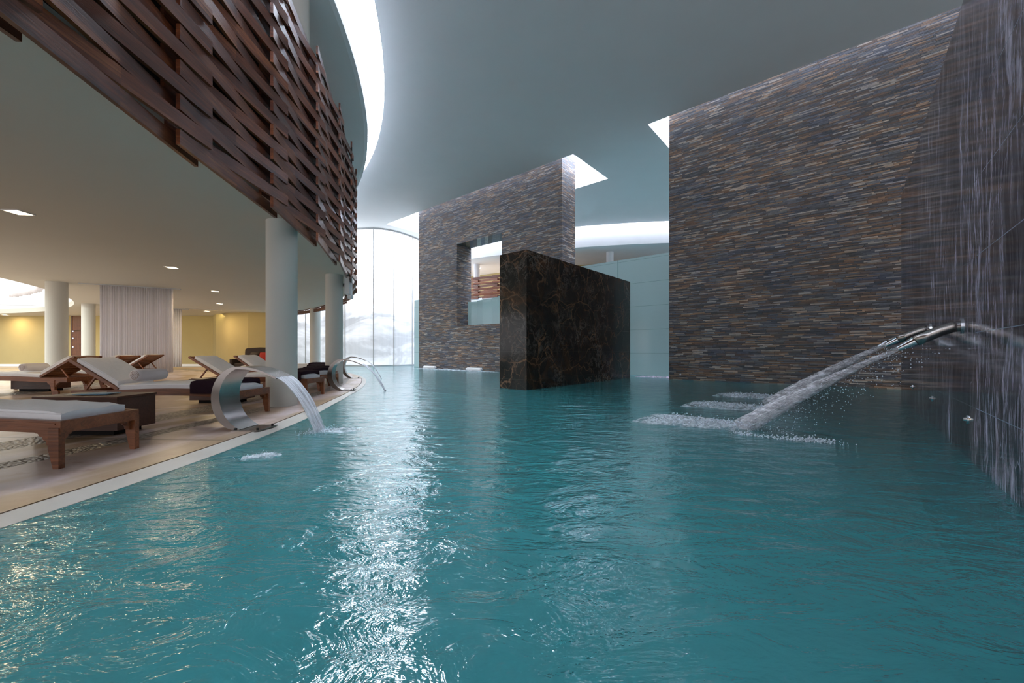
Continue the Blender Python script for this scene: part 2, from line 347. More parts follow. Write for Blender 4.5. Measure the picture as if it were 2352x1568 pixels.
def wall_sweep(bm, pts_in, pts_out, z0, z1):
    """vertical wall between two plan polylines"""
    return loft(bm, [[V3(a, z0), V3(b, z0), V3(b, z1), V3(a, z1)] for a, b in zip(pts_in, pts_out)])
def copy_tree(o, parent=None):
    c = o.copy(); COL.objects.link(c)
    if parent: c.parent = parent
    for ch in o.children: copy_tree(ch, c)
    return c
rdist = lambda x, y: math.hypot(x-CX, y-CY)
# ---------------------------------------------------------------- ceilings
ZC, ZS, ZL = 9.22, 7.99, 3.30
RB, RA = 22.5, 22.0
ring_b = arc(RB, -.62, 1.5, 120); ring_b_loop = ring_b+[Vector((-24.0, 26)), Vector((-40, -12))]
drum_arc = arc(DR+.55, -PI/2-.95, -PI/2+.75, 80, DX, DY)
s1 = [G(-22.8, 14.20).xy, G(-8.81, 14.20).xy, G(-8.81, 17.3).xy, G(-22.8, 17.3).xy]
s2 = [G(-5.61, 14.10).xy, G(9, 14.10).xy, G(9, 17.2).xy, G(-5.61, 17.2).xy]
outer = [Vector((-26, -6)), Vector((26, -6)), Vector((26, 40)), Vector((-26, 40))]
def in_rect(x, y, a0, a1, b0, b1):
    a = x*.7598-y*.6502; b = x*.6502+y*.7598; return a0 < a < a1 and b0 < b < b1
plate('ceiling', M['ceiling'], [outer, ring_b+[Vector((-25.9, 29)), Vector((-25.9, -5.9))], drum_arc+[Vector((25.9, 39.9)), Vector((-12, 39.9))], s1, s2],
      lambda x, y: -26 < x < 26 and -6 < y < 40 and rdist(x, y) > RB-.003 and math.hypot(x-DX, y-DY) > DR+.54
      and not in_rect(x, y, -22.8, -8.81, 14.20, 17.3) and not in_rect(x, y, -5.61, 9, 14.10, 17.2), ZC, ZC+.22)
# skylight wells over the slate walls: white reveal walls and glass lid
def well(n, a0, a1, b0, b1, mm):
    e = empty('window_%d' % n, (0, 0, 0), AL, kind='structure')
    bm = bmesh.new(); t = .12; zt = ZC+1.15
    for q in ((a0-t, a1+t, b0-t, b0), (a0-t, a1+t, b1, b1+t), (a0-t, a0, b0, b1), (a1, a1+t, b0, b1)): bx(bm, *q, ZC+.02, zt)
    obj('reveal', bm, M['white'], e)
    obj('glass', box(a0-t, a1+t, b0-t, b1+t, zt, zt+.03), mm, e)
    bm = bmesh.new()
    for i in range(1, 5): a = a0+(a1-a0)*i/5; bx(bm, a-.05, a+.05, b0+1.2, b1, zt-.22, zt-.02)
    obj('beam', bm, M['white'], e)
well(1, -22.8, -8.81, 14.20, 17.3, M['wslot']); well(2, -5.61, 9, 14.10, 17.2, M['wslot'])
# ring skylight round the lounge
e = empty('window_3', (0, 0, 0), kind='structure')
a0, a1 = -.55, 1.25
bm = bmesh.new(); wall_sweep(bm, arc(RA-.1, a0, a1, 120), arc(RA, a0, a1, 120), ZS, ZC+.75); f = obj('fascia', bm, M['white'], e); smooth_by_angle(f)
bm = bmesh.new(); wall_sweep(bm, arc(RB, a0, a1, 120), arc(RB+.1, a0, a1, 120), ZC+.22, ZC+.75); f = obj('reveal', bm, M['white'], e)
bm = bmesh.new(); wall_sweep(bm, arc(RA, a0, a1, 120), arc(RB, a0, a1, 120), ZC+.70, ZC+.74); obj('glass', bm, M['wring'], e)
for ang in (-.22, -.05, .12, .295, .46, .64, .80, .95):
    bm = bmesh.new(); wall_sweep(bm, arc(RA+.005, ang-.005, ang+.005, 2), arc(RB-.005, ang-.005, ang+.005, 2), ZC+.30, ZC+.62); obj('beam', bm, M['white'], e)
# upper soffit over the balcony (part of the round lounge)
sof = arc(RA-.1, -.62, 1.35, 120)
plate('ceiling_upper', M['ceiling'], [sof+[Vector((-30, 27)), Vector((-40, 27)), Vector((-40, -8))]], lambda x, y: rdist(x, y) < RA-.1 and x > -40, ZS, ZS+.15)
# lower ceiling over the lounge with the round atrium hole
low = arc(lambda a: rwood(a)-.18, -.62, 1.40, 120)
AX, AY, AR = -34.9, 3.05, 21.2
atr = arc(AR, -.35, 1.45, 90, AX, AY)
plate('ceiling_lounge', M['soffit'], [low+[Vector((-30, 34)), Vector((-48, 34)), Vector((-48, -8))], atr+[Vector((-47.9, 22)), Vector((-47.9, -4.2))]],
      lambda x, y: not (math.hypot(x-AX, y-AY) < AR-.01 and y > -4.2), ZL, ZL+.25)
# atrium drum, its glass and hanging pleated valances
e = empty('window_4', (0, 0, 0), kind='structure')
bm = bmesh.new(); wall_sweep(bm, arc(AR, -.35, 1.45, 90, AX, AY), arc(AR+.12, -.35, 1.45, 90, AX, AY), ZL+.25, ZL+4.2); smooth_by_angle(obj('reveal', bm, M['white'], e))
bm = bmesh.new(); wall_sweep(bm, arc(AR-19, -.35, 1.45, 60, AX, AY), arc(AR, -.35, 1.45, 60, AX, AY), ZL+4.2, ZL+4.25); obj('glass', bm, M['watr'], e)
def pleated(name, pts_fn, n, z0f, z1f, amp, waves, m, parent=None, **kw):
    bm = bmesh.new(); A, B = [], []
    for i in range(n+1):
        t = i/n; p, nrm = pts_fn(t); w = amp*(math.sin(2*PI*waves*t+1.3*math.sin(9*t))*.7+.3*math.sin(2*PI*waves*2.3*t))
        q = p+nrm*w; q2 = p+nrm*w*.55
        B.append(V3(q2, z1f(t))); A.append(V3(q, z0f(t)))
    mid = [[a.lerp(b, s) for a, b in zip(A, B)] for s in (0, .33, .66, 1)]
    for s in range(3): strip(bm, mid[s], mid[s+1])
    bmesh.ops.remove_doubles(bm, verts=bm.verts[:], dist=1e-4)
    o = obj(name, bm, m, parent, smooth=True); md = o.modifiers.new('thickness', 'SOLIDIFY'); md.thickness = .006
    tag(o, **kw); return o
def arcfn(cx, cy, r, a0, a1):
    def fn(t):
        a = a0+(a1-a0)*t; n = Vector((math.cos(a), math.sin(a))); return Vector((cx, cy))+n*r, n
    return fn
pleated('pleated_valance', arcfn(AX, AY, 19.2, .3, 1.2), 500, lambda t: ZL+1.55+.12*math.floor(t*9)/9, lambda t: ZL+2.5, .14, 34, M['curtain'], label='upper tier of pale pleated fabric hanging inside the round ceiling opening', cat='valance')
pleated('pleated_valance', arcfn(AX, AY, 20.2, .25, 1.2), 500, lambda t: ZL+.72, lambda t: ZL+1.75, .14, 34, M['curtain'], label='lower tier of pale pleated fabric hanging inside the round ceiling opening', cat='valance')
# ---------------------------------------------------------------- deck, coping, pool
ga = arc(lambda a: rp(GROOVE, a)-.012, -.56, 1.45, 160)
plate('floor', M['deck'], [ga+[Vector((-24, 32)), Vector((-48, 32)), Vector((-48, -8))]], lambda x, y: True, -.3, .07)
bm = bmesh.new(); A = arc(lambda a: rp(GROOVE, a)-.012, -.56, 1.45, 160); B = arc(lambda a: rp(GROOVE, a)+.004, -.56, 1.45, 160)
wall_sweep(bm, A, B, -.3, .052); obj('trim_1', bm, M['grout'], kind='structure')
bm = bmesh.new(); A = arc(lambda a: rp(GROOVE, a)+.004, -.56, 1.45, 160); B = arc(lambda a: rp(POOL, a), -.56, 1.45, 160)
loft(bm, [[V3(p, -.3), V3(q, -.3), V3(q, .043), V3(p, .068)] for p, q in zip(A, B)]); obj('trim_2', bm, M['coping'], kind='structure')
bm = bmesh.new(); A = arc(lambda a: rp(POOL, a)-.12, -.56, 1.45, 160); B = arc(lambda a: rp(POOL, a)-.02, -.56, 1.45, 160)
wall_sweep(bm, A, B, -1.35, -.3); obj('wall_pool', bm, M['basinwall'], kind='structure')
ZW = .04
pa = arc(lambda a: rp(POOL, a)-.015, -.5, 1.45, 160)
poolb = pa+[Vector((-20, 45)), Vector((30, 45)), Vector((30, -6))]
plate('floor_pool', M['basin'], [poolb], lambda x, y: True, -1.40, -1.30)
o = plate('pool_water', M['water'], [poolb], lambda x, y: True, ZW-.004, ZW, kind='stuff'); tag(o, 'teal pool water with a bright rippled reflection filling the foreground', 'water')
# only the top skin is wanted
bm = bmesh.new(); bm.from_mesh(o.data); bmesh.ops.delete(bm, geom=[f for f in bm.faces if f.normal.z < .5], context='FACES'); bm.to_mesh(o.data); bm.free()
# ---------------------------------------------------------------- slate walls
e = bmesh.new(); t = 1.06; a0, a1, b0 = -19.65, -9.5, 14.42
wa, wb = a0+3.38, a0+6.65; zt = ZC+.9
prs = []
fr_ = [(a0, -1.3), (a1, -1.3), (a1, zt), (a0, zt)]; ho = [(wa, CZ+1.38), (wb, CZ+1.38), (wb, CZ+5.8), (wa, CZ+5.8)]
def ringface(bm, y):
    o_ = [bm.verts.new((p[0], y, p[1])) for p in fr_]; h_ = [bm.verts.new((p[0], y, p[1])) for p in ho]
    for i in range(4): bm.faces.new((o_[i], o_[(i+1) % 4], h_[(i+1) % 4], h_[i]))
    return o_, h_
O1, H1 = ringface(e, b0); O2, H2 = ringface(e, b0+t)
for i in range(4): e.faces.new((O1[i], O2[i], O2[(i+1) % 4], O1[(i+1) % 4])); e.faces.new((H1[i], H1[(i+1) % 4], H2[(i+1) % 4], H2[i]))
obj('wall_middle', e, M['slate'], kind='structure', rot=AL)
obj('wall_right', box(-4.94, 8.6, 14.35, 15.45, -1.3, ZC+.9), M['slate'], kind='structure', rot=AL)
obj('wall_near', box(.81, 1.9, -2.5, 12.04, -1.3, CZ+3.37), M['marble'], kind='structure', rot=AL)
o = obj('marble_block', box(-7.17, -6.25, 7.87, 14.04, -1.3, CZ+2.58, bev=.006), M['marbleb'], rot=AL)
tag(o, 'free-standing dark brown veined marble block rising from the pool before the slate walls', 'marble wall')
o = obj('glass_wall', box(-9.6, -3.2, 16.1, 16.2, -1.3, 4.97), M['gglass'], rot=AL); tag(o, 'pale green glass-clad wall between the marble block and tall right slate wall', 'glass wall')
o = obj('glass_wall', box(-21.7, -19.0, 15.55, 15.65, -1.3, 4.36), M['gglass'], rot=AL); tag(o, 'narrow pale green glass wall at the left end of the slate wall with opening', 'glass wall')
# frosted folding screen standing in the wall opening
sc = empty('folding_screen', G(wa+.3, b0+.8, CZ+1.38), AL, label='frosted green folding glass screen standing in the slate wall opening', cat='screen')
for i in range(6):
    x0 = -.28+i*.56; y0, y1 = (0, .16) if i % 2 == 0 else (.16, 0)
    bm = bmesh.new(); dxy = Vector((.56, y1-y0, 0)); nrm = Vector((-(y1-y0), .56, 0)).normalized()*.02
    prism(bm, [(x0, y0, 0), (x0+.56, y1, 0), Vector((x0+.56, y1, 0))+nrm, Vector((x0, y0, 0))+nrm], (0, 0, 1.38+.03*i)); obj('panel', bm, M['frost'], sc)
# ---------------------------------------------------------------- far round wing
e = empty('window_5', (0, 0, 0), kind='structure'); b0_, b1_ = -PI/2-.85, -PI/2+.6
bm = bmesh.new(); wall_sweep(bm, arc(DR-.1, b0_, b1_, 90, DX, DY), arc(DR, b0_, b1_, 90, DX, DY), ZS, ZC+.7); smooth_by_angle(obj('fascia', bm, M['white'], e))
bm = bmesh.new(); wall_sweep(bm, arc(DR, b0_, b1_, 90, DX, DY), arc(DR+.55, b0_, b1_, 90, DX, DY), ZC+.6, ZC+.65); obj('glass', bm, M['wdrum'], e)
plate('ceiling_far', M['white'], [arc(DR-.1, b0_, b1_, 90, DX, DY)+arc(25, b1_, b0_, 60, DX, DY)], lambda x, y: 25 < math.hypot(x-DX, y-DY) < DR-.1, ZS, ZS+.15)
plate('floor_far', M['white'], [arc(DR-.4, b0_, b1_, 90, DX, DY)+arc(25, b1_, b0_, 60, DX, DY)], lambda x, y: 25 < math.hypot(x-DX, y-DY) < DR-.4, 4.75, 5.05)
bm = bmesh.new(); wall_sweep(bm, arc(28.4, b0_, b1_, 60, DX, DY), arc(28.5, b0_, b1_, 60, DX, DY), 5.05, ZS); obj('wall_far', bm, M['cream'], kind='structure')
bm = bmesh.new(); wall_sweep(bm, arc(DR-.9, b0_, b1_, 90, DX, DY), arc(DR-.8, b0_, b1_, 90, DX, DY), -1.3, 4.75); obj('wall_back', bm, M['white'], kind='structure')
def far_at(u, r):   # point on a circle round the far wing seen at column u
    k_ = (u-1176)/F; lo, hi = 15, 59
    for _ in range(60):
        mid = (lo+hi)/2
        if math.hypot(k_*mid-DX, mid-DY) > r: lo = mid
        else: hi = mid
    return Vector((k_*lo, lo))
for i, (u, hz, wd) in enumerate(((1122, 1.6, 1.0), (1372, 1.75, 1.2))):
    p = far_at(u, 28.5); an_ = math.atan2(p.y-DY, p.x-DX)
    d_ = empty('door_%d' % (i+1), V3(p, 5.05), an_+PI/2, kind='structure')
    obj('door_leaf', box(-wd/2, wd/2, -.06, .02, 0, hz), M['door'], d_); obj('door_frame', box(-wd/2-.06, wd/2+.06, -.02, .03, hz, hz+.08), M['door'], d_)
for i, u in enumerate((1401, 1095, 1215)):
    p = far_at(u, 32.2); bm = bmesh.new(); cyl(bm, V3(p, 5.05), V3(p, ZS), .25, n=32)
    o = obj('column', bm, M['white'], smooth=False); smooth_by_angle(o)
    tag(o, ['round white column on the far upper floor beyond the glass wall', 'round white column seen through the slate wall opening', 'round white column of the far upper floor hidden behind slate'][i], 'column')
area('far_wing_light', (1, 33.5, 7.8), (0, 0, 0), 14, 2, 260, (1, .78, .55))
# far timber railing (same woven planks)
def basket(parent, cx, cy, rf, stations, z0, rows, pitch, ph, thick, spread, m, name='plank', maxn=100, score=None):
    parts = []
    for k_, (sa, sb) in enumerate(zip(stations, stations[1:])):
        for r_ in range(rows):
            par = (r_+0) % 2; dl = (sb-sa)*.13
            a, b = sa-dl, sb+dl; ra, rb_ = (rf(a)+spread, rf(b)) if par == 0 else (rf(a)-.0, rf(b)+spread)
            pa_, pb_ = Vector((cx+ra*math.cos(a), cy+ra*math.sin(a))), Vector((cx+rb_*math.cos(b), cy+rb_*math.sin(b)))
            z = z0+r_*pitch+random.uniform(-.006, .006); parts.append((pa_, pb_, z))
    if score: parts.sort(key=score)
    rest = bmesh.new(); nrest = 0
    for i, (p, q, z) in enumerate(parts):
        d = (q-p).normalized(); n = Vector((-d.y, d.x)); bow = .0
        bm = bmesh.new() if i < maxn else rest
        segs = 5; rings = []
        tw = random.uniform(-.012, .012)
        for s in range(segs+1):
            c = p.lerp(q, s/segs); tz = tw*(s/segs-.5)
            rings.append([V3(c-n*thick/2, z+tz), V3(c+n*thick/2, z+tz), V3(c+n*thick/2, z+ph+tz), V3(c-n*thick/2, z+ph+tz)])
        loft(bm, rings)
        if i < maxn: obj(name, bm, m, parent)
        else: nrest += 1
    if nrest: o = obj(name, rest, m, parent); o['kind'] = 'stuff'
    else: rest.free()
fs = empty('timber_railing', (0, 0, 0), label='far woven timber railing seen through the slate wall opening', cat='railing')
basket(fs, DX, DY, lambda a: DR-.3, [-PI/2-.62+i*.05 for i in range(9)], 5.0, 8, .21, .17, .04, -.16, M['screen'])
# ---------------------------------------------------------------- facade with painted daylight
fp = [(-26, 37), (-22, 33), (-19, 30.6), (-16, 28.7), (-13, 27.3), (-10.3, 26.5), (-8.9, 26.45), (-8.0, 27.0), (-7.3, 28.0), (-6.8, 29.1), (-6.2, 31), (-5.6, 34)]
def cr(pts, n=8):
    P_ = [Vector(p) for p in pts]; out = []
    for i in range(len(P_)-1):
        a, b, c, d = P_[max(i-1, 0)], P_[i], P_[i+1], P_[min(i+2, len(P_)-1)]
        for s in range(n):
            t = s/n; out.append(.5*((2*b)+(c-a)*t+(2*a-5*b+4*c-d)*t*t+(3*b-a-3*c+d)*t**3))
    out.append(P_[-1]); return out
fpts = cr(fp)
fac = empty('window_6', (0, 0, 0), kind='structure')
cuts = [0]
for u in (700, 760, 796, 858, 905, 948):
    cuts.append(min(range(len(fpts)), key=lambda i: abs(1176+F*fpts[i].x/fpts[i].y-u)+(0 if fpts[i].y < 33 else 500)))
cuts.append(len(fpts)-1)
def off(pts, d):
    out = []
    for i, p in enumerate(pts):
        t_ = (pts[min(i+1, len(pts)-1)]-pts[max(i-1, 0)]).normalized(); out.append(p+Vector((-t_.y, t_.x))*d)
    return out
back = off(fpts, .04)
for i, j in zip(cuts, cuts[1:]):
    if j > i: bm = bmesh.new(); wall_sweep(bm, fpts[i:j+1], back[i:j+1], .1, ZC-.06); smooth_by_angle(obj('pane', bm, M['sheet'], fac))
for i in cuts[1:-1]:
    p = fpts[i]; bm = bmesh.new(); cyl(bm, V3(p-Vector((0, .05)), .05), V3(p-Vector((0, .05)), ZC), .035, n=12); obj('mullion', bm, M['trim'], fac)
bm = bmesh.new(); wall_sweep(bm, off(fpts, -.05), off(fpts, .08), ZC-.10, ZC); obj('head_rail', bm, M['trim'], fac)
bm = bmesh.new(); wall_sweep(bm, off(fpts, -.05), off(fpts, .08), -.3, .12); obj('sill_rail', bm, M['trim'], fac)
# ---------------------------------------------------------------- lounge walls, door
bm = bmesh.new(); wall_sweep(bm, [(-48, 25.5), (-19.2, 25.5), (-18.1, 24.3), (-16.8, 23.5), (-15.4, 23.2), (-14.2, 23.4)], [(-48, 25.7), (-19.1, 25.7), (-18.0, 24.5), (-16.8, 23.7), (-15.4, 23.4), (-14.2, 23.6)], .07, ZL)
obj('wall_left', bm, M['cream'], kind='structure')
bm = bmesh.new(); wall_sweep(bm, [(-48, 25.47), (-19.2, 25.47)], [(-48, 25.5), (-19.2, 25.5)], .07, .22); obj('baseboard_left', bm, M['white'], kind='structure')
d_ = empty('door_3', (-27.65, 25.42, .07), 0, kind='structure')
obj('door_leaf', box(-.42, .42, -.05, .05, 0, 2.25), M['door'], d_); obj('transom', box(-.42, .42, -.04, .04, 2.3, 3.2), M['door'], d_)
obj('door_frame', bx(box(-.50, -.42, -.06, .06, 0, 3.22), .42, .50, -.06, .06, 0, 3.22), M['teakd'], d_)
for z in (1.2, 1.75, 2.2):
    obj('hinge', box(-.40, -.30, -.08, -.05, z, z+.08), M['chrome'], d_)
# ---------------------------------------------------------------- columns
for (x, y, r, z0, z1, lab) in ((-4.07, 7.03, .245, .07, ZL, 'thick round plastered column nearest the pool, behind the first steel fountain'),
        (-5.30, 11.85, .24, .07, ZL, 'round plastered column beside the second steel fountain'),
        (-10.5, 21.2, .26, .07, ZL, 'slim cream column at the far end of the lounge, in front of the bright facade'),
        (-15.0, 13.1, .26, .07, ZL, 'round white column beside the left lounge ceiling opening'),
        (-20.35, 19.1, .24, .07, ZL, 'cream round column just left of the hanging sheer curtain'),
        (-4.22, 7.75, .24, 6.85, ZS, 'upper floor column standing above the woven timber balcony')):
    bm = bmesh.new(); cyl(bm, (x, y, z0), (x, y, z1), r, n=48); o = obj('column', bm, M['column']); smooth_by_angle(o); tag(o, lab, 'column')
# ---------------------------------------------------------------- woven timber balcony
bal = empty('timber_balcony', (0, 0, 3.1), label='curved balcony front of dark woven timber planks above the lounge', cat='balcony front'); bal.location = (0, 0, 0)
st = []
for i in range(-4, 16):
    st.append(-.058+i*.0795)
def sc_(p): m_ = (p[0]+p[1])/2; return m_.length if m_.y > 1.0 else 99+m_.length
basket(bal, CX, CY, lambda a: rwood(a)-.13, st, 3.10, 21, .1755, .155, .040, .17, M['screen'], score=sc_)
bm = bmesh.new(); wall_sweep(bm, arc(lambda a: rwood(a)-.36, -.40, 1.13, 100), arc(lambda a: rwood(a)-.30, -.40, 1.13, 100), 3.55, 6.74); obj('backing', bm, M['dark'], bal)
bm = bmesh.new(); wall_sweep(bm, arc(lambda a: rwood(a)-.36, -.40, 1.13, 100), arc(lambda a: rwood(a)-.16, -.40, 1.13, 100), 6.74, 6.80); obj('cap_rail', bm, M['screen'], bal)
for a in st:
    p = pol(rwood(a)-.205, a); q = empty('x', (0, 0, 0)); bpy.data.objects.remove(q)
    bm = bmesh.new(); cyl(bm, V3(p, 3.50), V3(p, 6.78), .05, n=4); obj('post', bm, M['dark'], bal)
# ---------------------------------------------------------------- ceiling lamps
lights = [(-8.07, 6.5, 'square recessed downlight nearest the camera in the lounge ceiling at far left'), (-9.2, 10.75, 'square recessed downlight above the sheer curtain in the lounge ceiling'),
          (-11.2, 15.0, 'small recessed downlight left of the thick column, nearest of its row'), (-13.9, 18.9, 'small recessed downlight left of the thick column, middle of its row'),
          (-17.2, 22.4, 'small recessed downlight left of the thick column, farthest of its row beside the vent'), (-24.8, 23.4, 'recessed downlight near the cream column beside the dark door'),
          (-31.5, 24.7, 'recessed downlight at the left edge above the cream wall')]
for i, (x, y, lab) in enumerate(lights):
    t_ = empty('ceiling_downlight', (x, y, ZL), math.atan2(y-CY, x-CX), label=lab, cat='ceiling light', group='recessed downlights of the lounge')
    s = .13
    obj('lens', box(-s+.02, s-.02, -s+.02, s-.02, -.012, -.002), M['lamp'], t_)
    bm = bmesh.new()
    for q in ((-s, s, -s, -s+.02), (-s, s, s-.02, s), (-s, -s+.02, -s+.02, s-.02), (s-.02, s, -s+.02, s-.02)): bx(bm, *q, -.014, 0)
    obj('bezel', bm, M['plastic'], t_)
    area('downlight_beam', (x, y, ZL-.03), (0, 0, 0), .2, .2, 22 if i < 2 else 40, (1, .74, .42))
p = far_at(1100, 31.0); t_ = empty('ceiling_downlight', V3(p, ZS), 0, label='recessed downlight on the far upper ceiling seen through the slate opening', cat='ceiling light'); obj('lens', box(-.13, .13, -.13, .13, -.02, -.002), M['lamp'], t_)
obj('bezel', box(-.16, .16, .13, .16, -.02, 0), M['plastic'], t_)
for (x, y, rz, L, lab) in ((-16.6, 21.4, .6, 1.6, 'long slot air diffuser in the lounge ceiling right of the sheer curtain'), (-25.0, 19.3, .1, 3.2, 'long slot air diffuser in the lounge ceiling at far left')):
    t_ = empty('air_diffuser', (x, y, ZL), rz, label=lab, cat='vent')
    obj('frame', bx(bx(bx(box(-L/2, L/2, -.09, -.07, -.015, 0), -L/2, L/2, .07, .09, -.015, 0), -L/2, -L/2+.02, -.07, .07, -.015, 0), L/2-.02, L/2, -.07, .07, -.015, 0), M['plastic'], t_)
    obj('slot', box(-L/2+.02, L/2-.02, -.07, .07, -.010, -.002), M['dark'], t_)
# warm wash along the cream walls, from a cove above the lounge ceiling edge
area('lounge_cove_light', (-22, 23.8, 3.2), (math.radians(35), 0, 0), 20, .3, 42, (1, .80, .38))
area('lounge_alcove_light', (-15.5, 21.6, 3.2), (math.radians(30), 0, 0), 3, .3, 14, (1, .68, .30))
# ---------------------------------------------------------------- curtains
def linefn(p0, p1):
    p0, p1 = Vector(p0), Vector(p1); d = (p1-p0).normalized(); n = Vector((-d.y, d.x))
    return lambda t: (p0.lerp(p1, t), n)
cu = empty('sheer_curtain', (-13.0, 13.9, 0), label='wide white sheer curtain hanging from a ceiling track in the lounge', cat='curtain'); cu.location = (0, 0, 0)
pleated('fabric', linefn((-13.95, 13.45), (-12.25, 14.36)), 420, lambda t: .25+.02*math.sin(40*t), lambda t: ZL-.03, .045, 30, M['curtain'], cu)
bm = bmesh.new(); wall_sweep(bm, [(-14.4, 13.19), (-12.05, 14.45)], [(-14.42, 13.24), (-12.07, 14.50)], ZL-.03, ZL); obj('track', bm, M['trim'], cu)
cu = empty('sheer_curtain', (0, 0, 0), label='narrow white sheer curtain just behind the right edge of the wide one', cat='curtain')
pleated('fabric', linefn((-18.4, 21.0), (-17.7, 21.3)), 160, lambda t: .2, lambda t: ZL-.03, .04, 9, M['curtain'], cu)
bm = bmesh.new(); wall_sweep(bm, [(-18.6, 20.9), (-17.4, 21.4)], [(-18.62, 20.95), (-17.42, 21.45)], ZL-.03, ZL); obj('track', bm, M['trim'], cu)
# ---------------------------------------------------------------- sun loungers
LW = .65
def leg_prof(flip):
    pts = [(0, .33), (.105, .33), (.105, .18), (.075, .0), (.0, .0)] if not flip else [(0, .33), (.105, .33), (.105, .0), (.03, .0), (0, .18)]
    return pts
def corbel(bm, x, y, sx, sy, along='x', w=.035):
    pr = [(0, 0), (.115, 0), (.11, -.02), (.085, -.025), (.075, -.045), (.052, -.05), (.045, -.075), (.025, -.08), (.02, -.115), (0, -.12)]
    if along == 'x': prism(bm, [(x+sx*a, y, .31+b) for a, b in pr], (0, w, 0))
    else: prism(bm, [(x, y+sy*a, .31+b) for a, b in pr], (w, 0, 0))
def rail_z(x): return .035*math.sin(PI*min(max(x/1.9, 0), 1))
def make_lounger(back=32, L=2.42, hinge=1.82, cushion=True):
    r_ = empty('sun_lounger', (0, 0, 0)); hw = LW/2; th = math.radians(back)
    bm = bmesh.new(); xs = [i*L/14 for i in range(15)]
    for s in (-1, 1):
        y0, y1 = (s*hw-.02, s*hw+.02)
        loft(bm, [[(x, y0, .285+rail_z(x)), (x, y1, .285+rail_z(x)), (x, y1, .385+rail_z(x)), (x, y0, .385+rail_z(x))] for x in xs])
        loft(bm, [[(x, y0-.006, .355+rail_z(x)), (x, y1+.006, .355+rail_z(x)), (x, y1+.006, .368+rail_z(x)), (x, y0-.006, .368+rail_z(x))] for x in xs])
    bx(bm, -.04, 0, -hw-.02, hw+.02, .285, .385); bx(bm, L, L+.04, -hw-.02, hw+.02, .285, .385)
    obj('frame', bm, M['teak'], r_)
    bm = bmesh.new()
    for i in range(15):
        x = .03+i*(hinge-.08)/15; bx(bm, x, x+.075, -hw+.02, hw-.02, .352+rail_z(x), .368+rail_z(x))
    obj('seat_slats', bm, M['teak'], r_)
    for (x, fl) in ((-.035, True), (L-.30, False)):
        for s in (-1, 1):
            y = s*hw-(.02 if s > 0 else .03)
            bm = bmesh.new(); prf = [(0, .33), (.085, .33), (.085, .0), (.045, .0), (0, .16)] if fl is False else [(0, .33), (.085, .33), (.085, .16), (.045, .0), (0, .0)]
            prism(bm, [(x+a, y, b) for a, b in prf], (0, .05, 0)); lg = obj('leg', bm, M['teak'], r_)
            bm = bmesh.new()
            if fl: corbel(bm, x+.085, y+.008, 1, 0)
            else: corbel(bm, x, y+.008, -1, 0); corbel(bm, x+.085, y+.008, 1, 0)
            corbel(bm, x+.03, y+(0 if s > 0 else .05), 0, -s, 'y'); obj('corbel', bm, M['teak'], lg)
            if not fl:
                bm = bmesh.new(); cyl(bm, (x+.14, y-.03, .06), (x+.14, y+.01, .06), .06, n=20); obj('wheel', bm, M['teak'], lg)
    # backrest
    c, s_ = math.cos(th), math.sin(th); BL = .86; z0 = .375+rail_z(hinge)
    T = lambda d, h: (hinge+d*c-h*s_, z0+d*s_+h*c)
    b_ = bmesh.new()
    for s in (-1, 1):
        y = s*(hw-.05); q = [T(0, 0), T(BL, 0), T(BL+.02, .02), T(BL, .045), T(0, .045)]; prism(b_, [(p[0], y-.018, p[1]) for p in q], (0, .036, 0))
    for d in (0.0, BL-.05): q = [T(d, .005), T(d+.05, .005), T(d+.05, .04), T(d, .04)]; prism(b_, [(p[0], -hw+.05, p[1]) for p in q], (0, LW-.1, 0))
    bb = obj('backrest', b_, M['teak'], r_)
    for i in range(8):
        d = .075+i*.09; q = [T(d, .02), T(d+.062, .02), T(d+.062, .036), T(d, .036)]; bm = bmesh.new(); prism(bm, [(p[0], -hw+.068, p[1]) for p in q], (0, LW-.136, 0)); obj('slat', bm, M['teak'], bb)
    if back > 8:
        p = T(.42, 0); q_ = (hinge+.55, .36)
        for s in (-1, 1):
            bm = bmesh.new(); y = s*(hw-.10); prism(bm, [(p[0], y-.012, p[1]), (p[0]+.03, y-.012, p[1]), (q_[0]+.03, y-.012, q_[1]), (q_[0], y-.012, q_[1])], (0, .024, 0)); obj('prop', bm, M['teak'], r_)
    # mattress: soft slab bent at the hinge
    if cushion:
        mt = .095; prof = []
        n = 26
        for i in range(n+1):
            t_ = i/n*(hinge+.76)
            if t_ < hinge: x, z, nx, nz = t_+.03, .375+rail_z(t_), 0, 1
            else: d = t_-hinge; (x, z) = T(d, .045); nx, nz = -s_, c
            prof.append((x, z, nx, nz))
        bm = bmesh.new(); rings = []; m_ = 10; w = hw-.05
        for i, (x, z, nx, nz) in enumerate(prof):
            e_ = 1 if 0 < i < n else .75; ring = []
            for j in range(m_+1):
                yy = -w+2*w*j/m_; h = mt*e_*(1-.22*abs(yy/w)**4)+.006*math.sin(i*1.7+j)*(0 < j < m_)
                ring.append((x+nx*h, yy*(1 if abs(yy) < w else .985), z+nz*h))
            ring += [(x+nx*.04, w*1.01, z+nz*.04), (x+nx*.004, w*.99, z+nz*.004), (x+nx*.004, -w*.99, z+nz*.004), (x+nx*.04, -w*1.01, z+nz*.04)]
            rings.append(ring)
        loft(bm, rings); mm = obj('mattress', bm, M['fabric'], r_, smooth=True); smooth_by_angle(mm, 50)
        bm = bmesh.new()
        for s in (-1, 1):
            tube(bm, [(x+nx*.058, s*w*1.0, z+nz*.058) for x, z, nx, nz in prof], .006, 6)
        obj('piping', bm, M['fabric'], mm)
    return r_
def place(o, x, y, rz, label, group):
    o.location = (x, y, .07); o.rotation_euler = (0, 0, rz); tag(o, label, 'sun lounger', group); return o
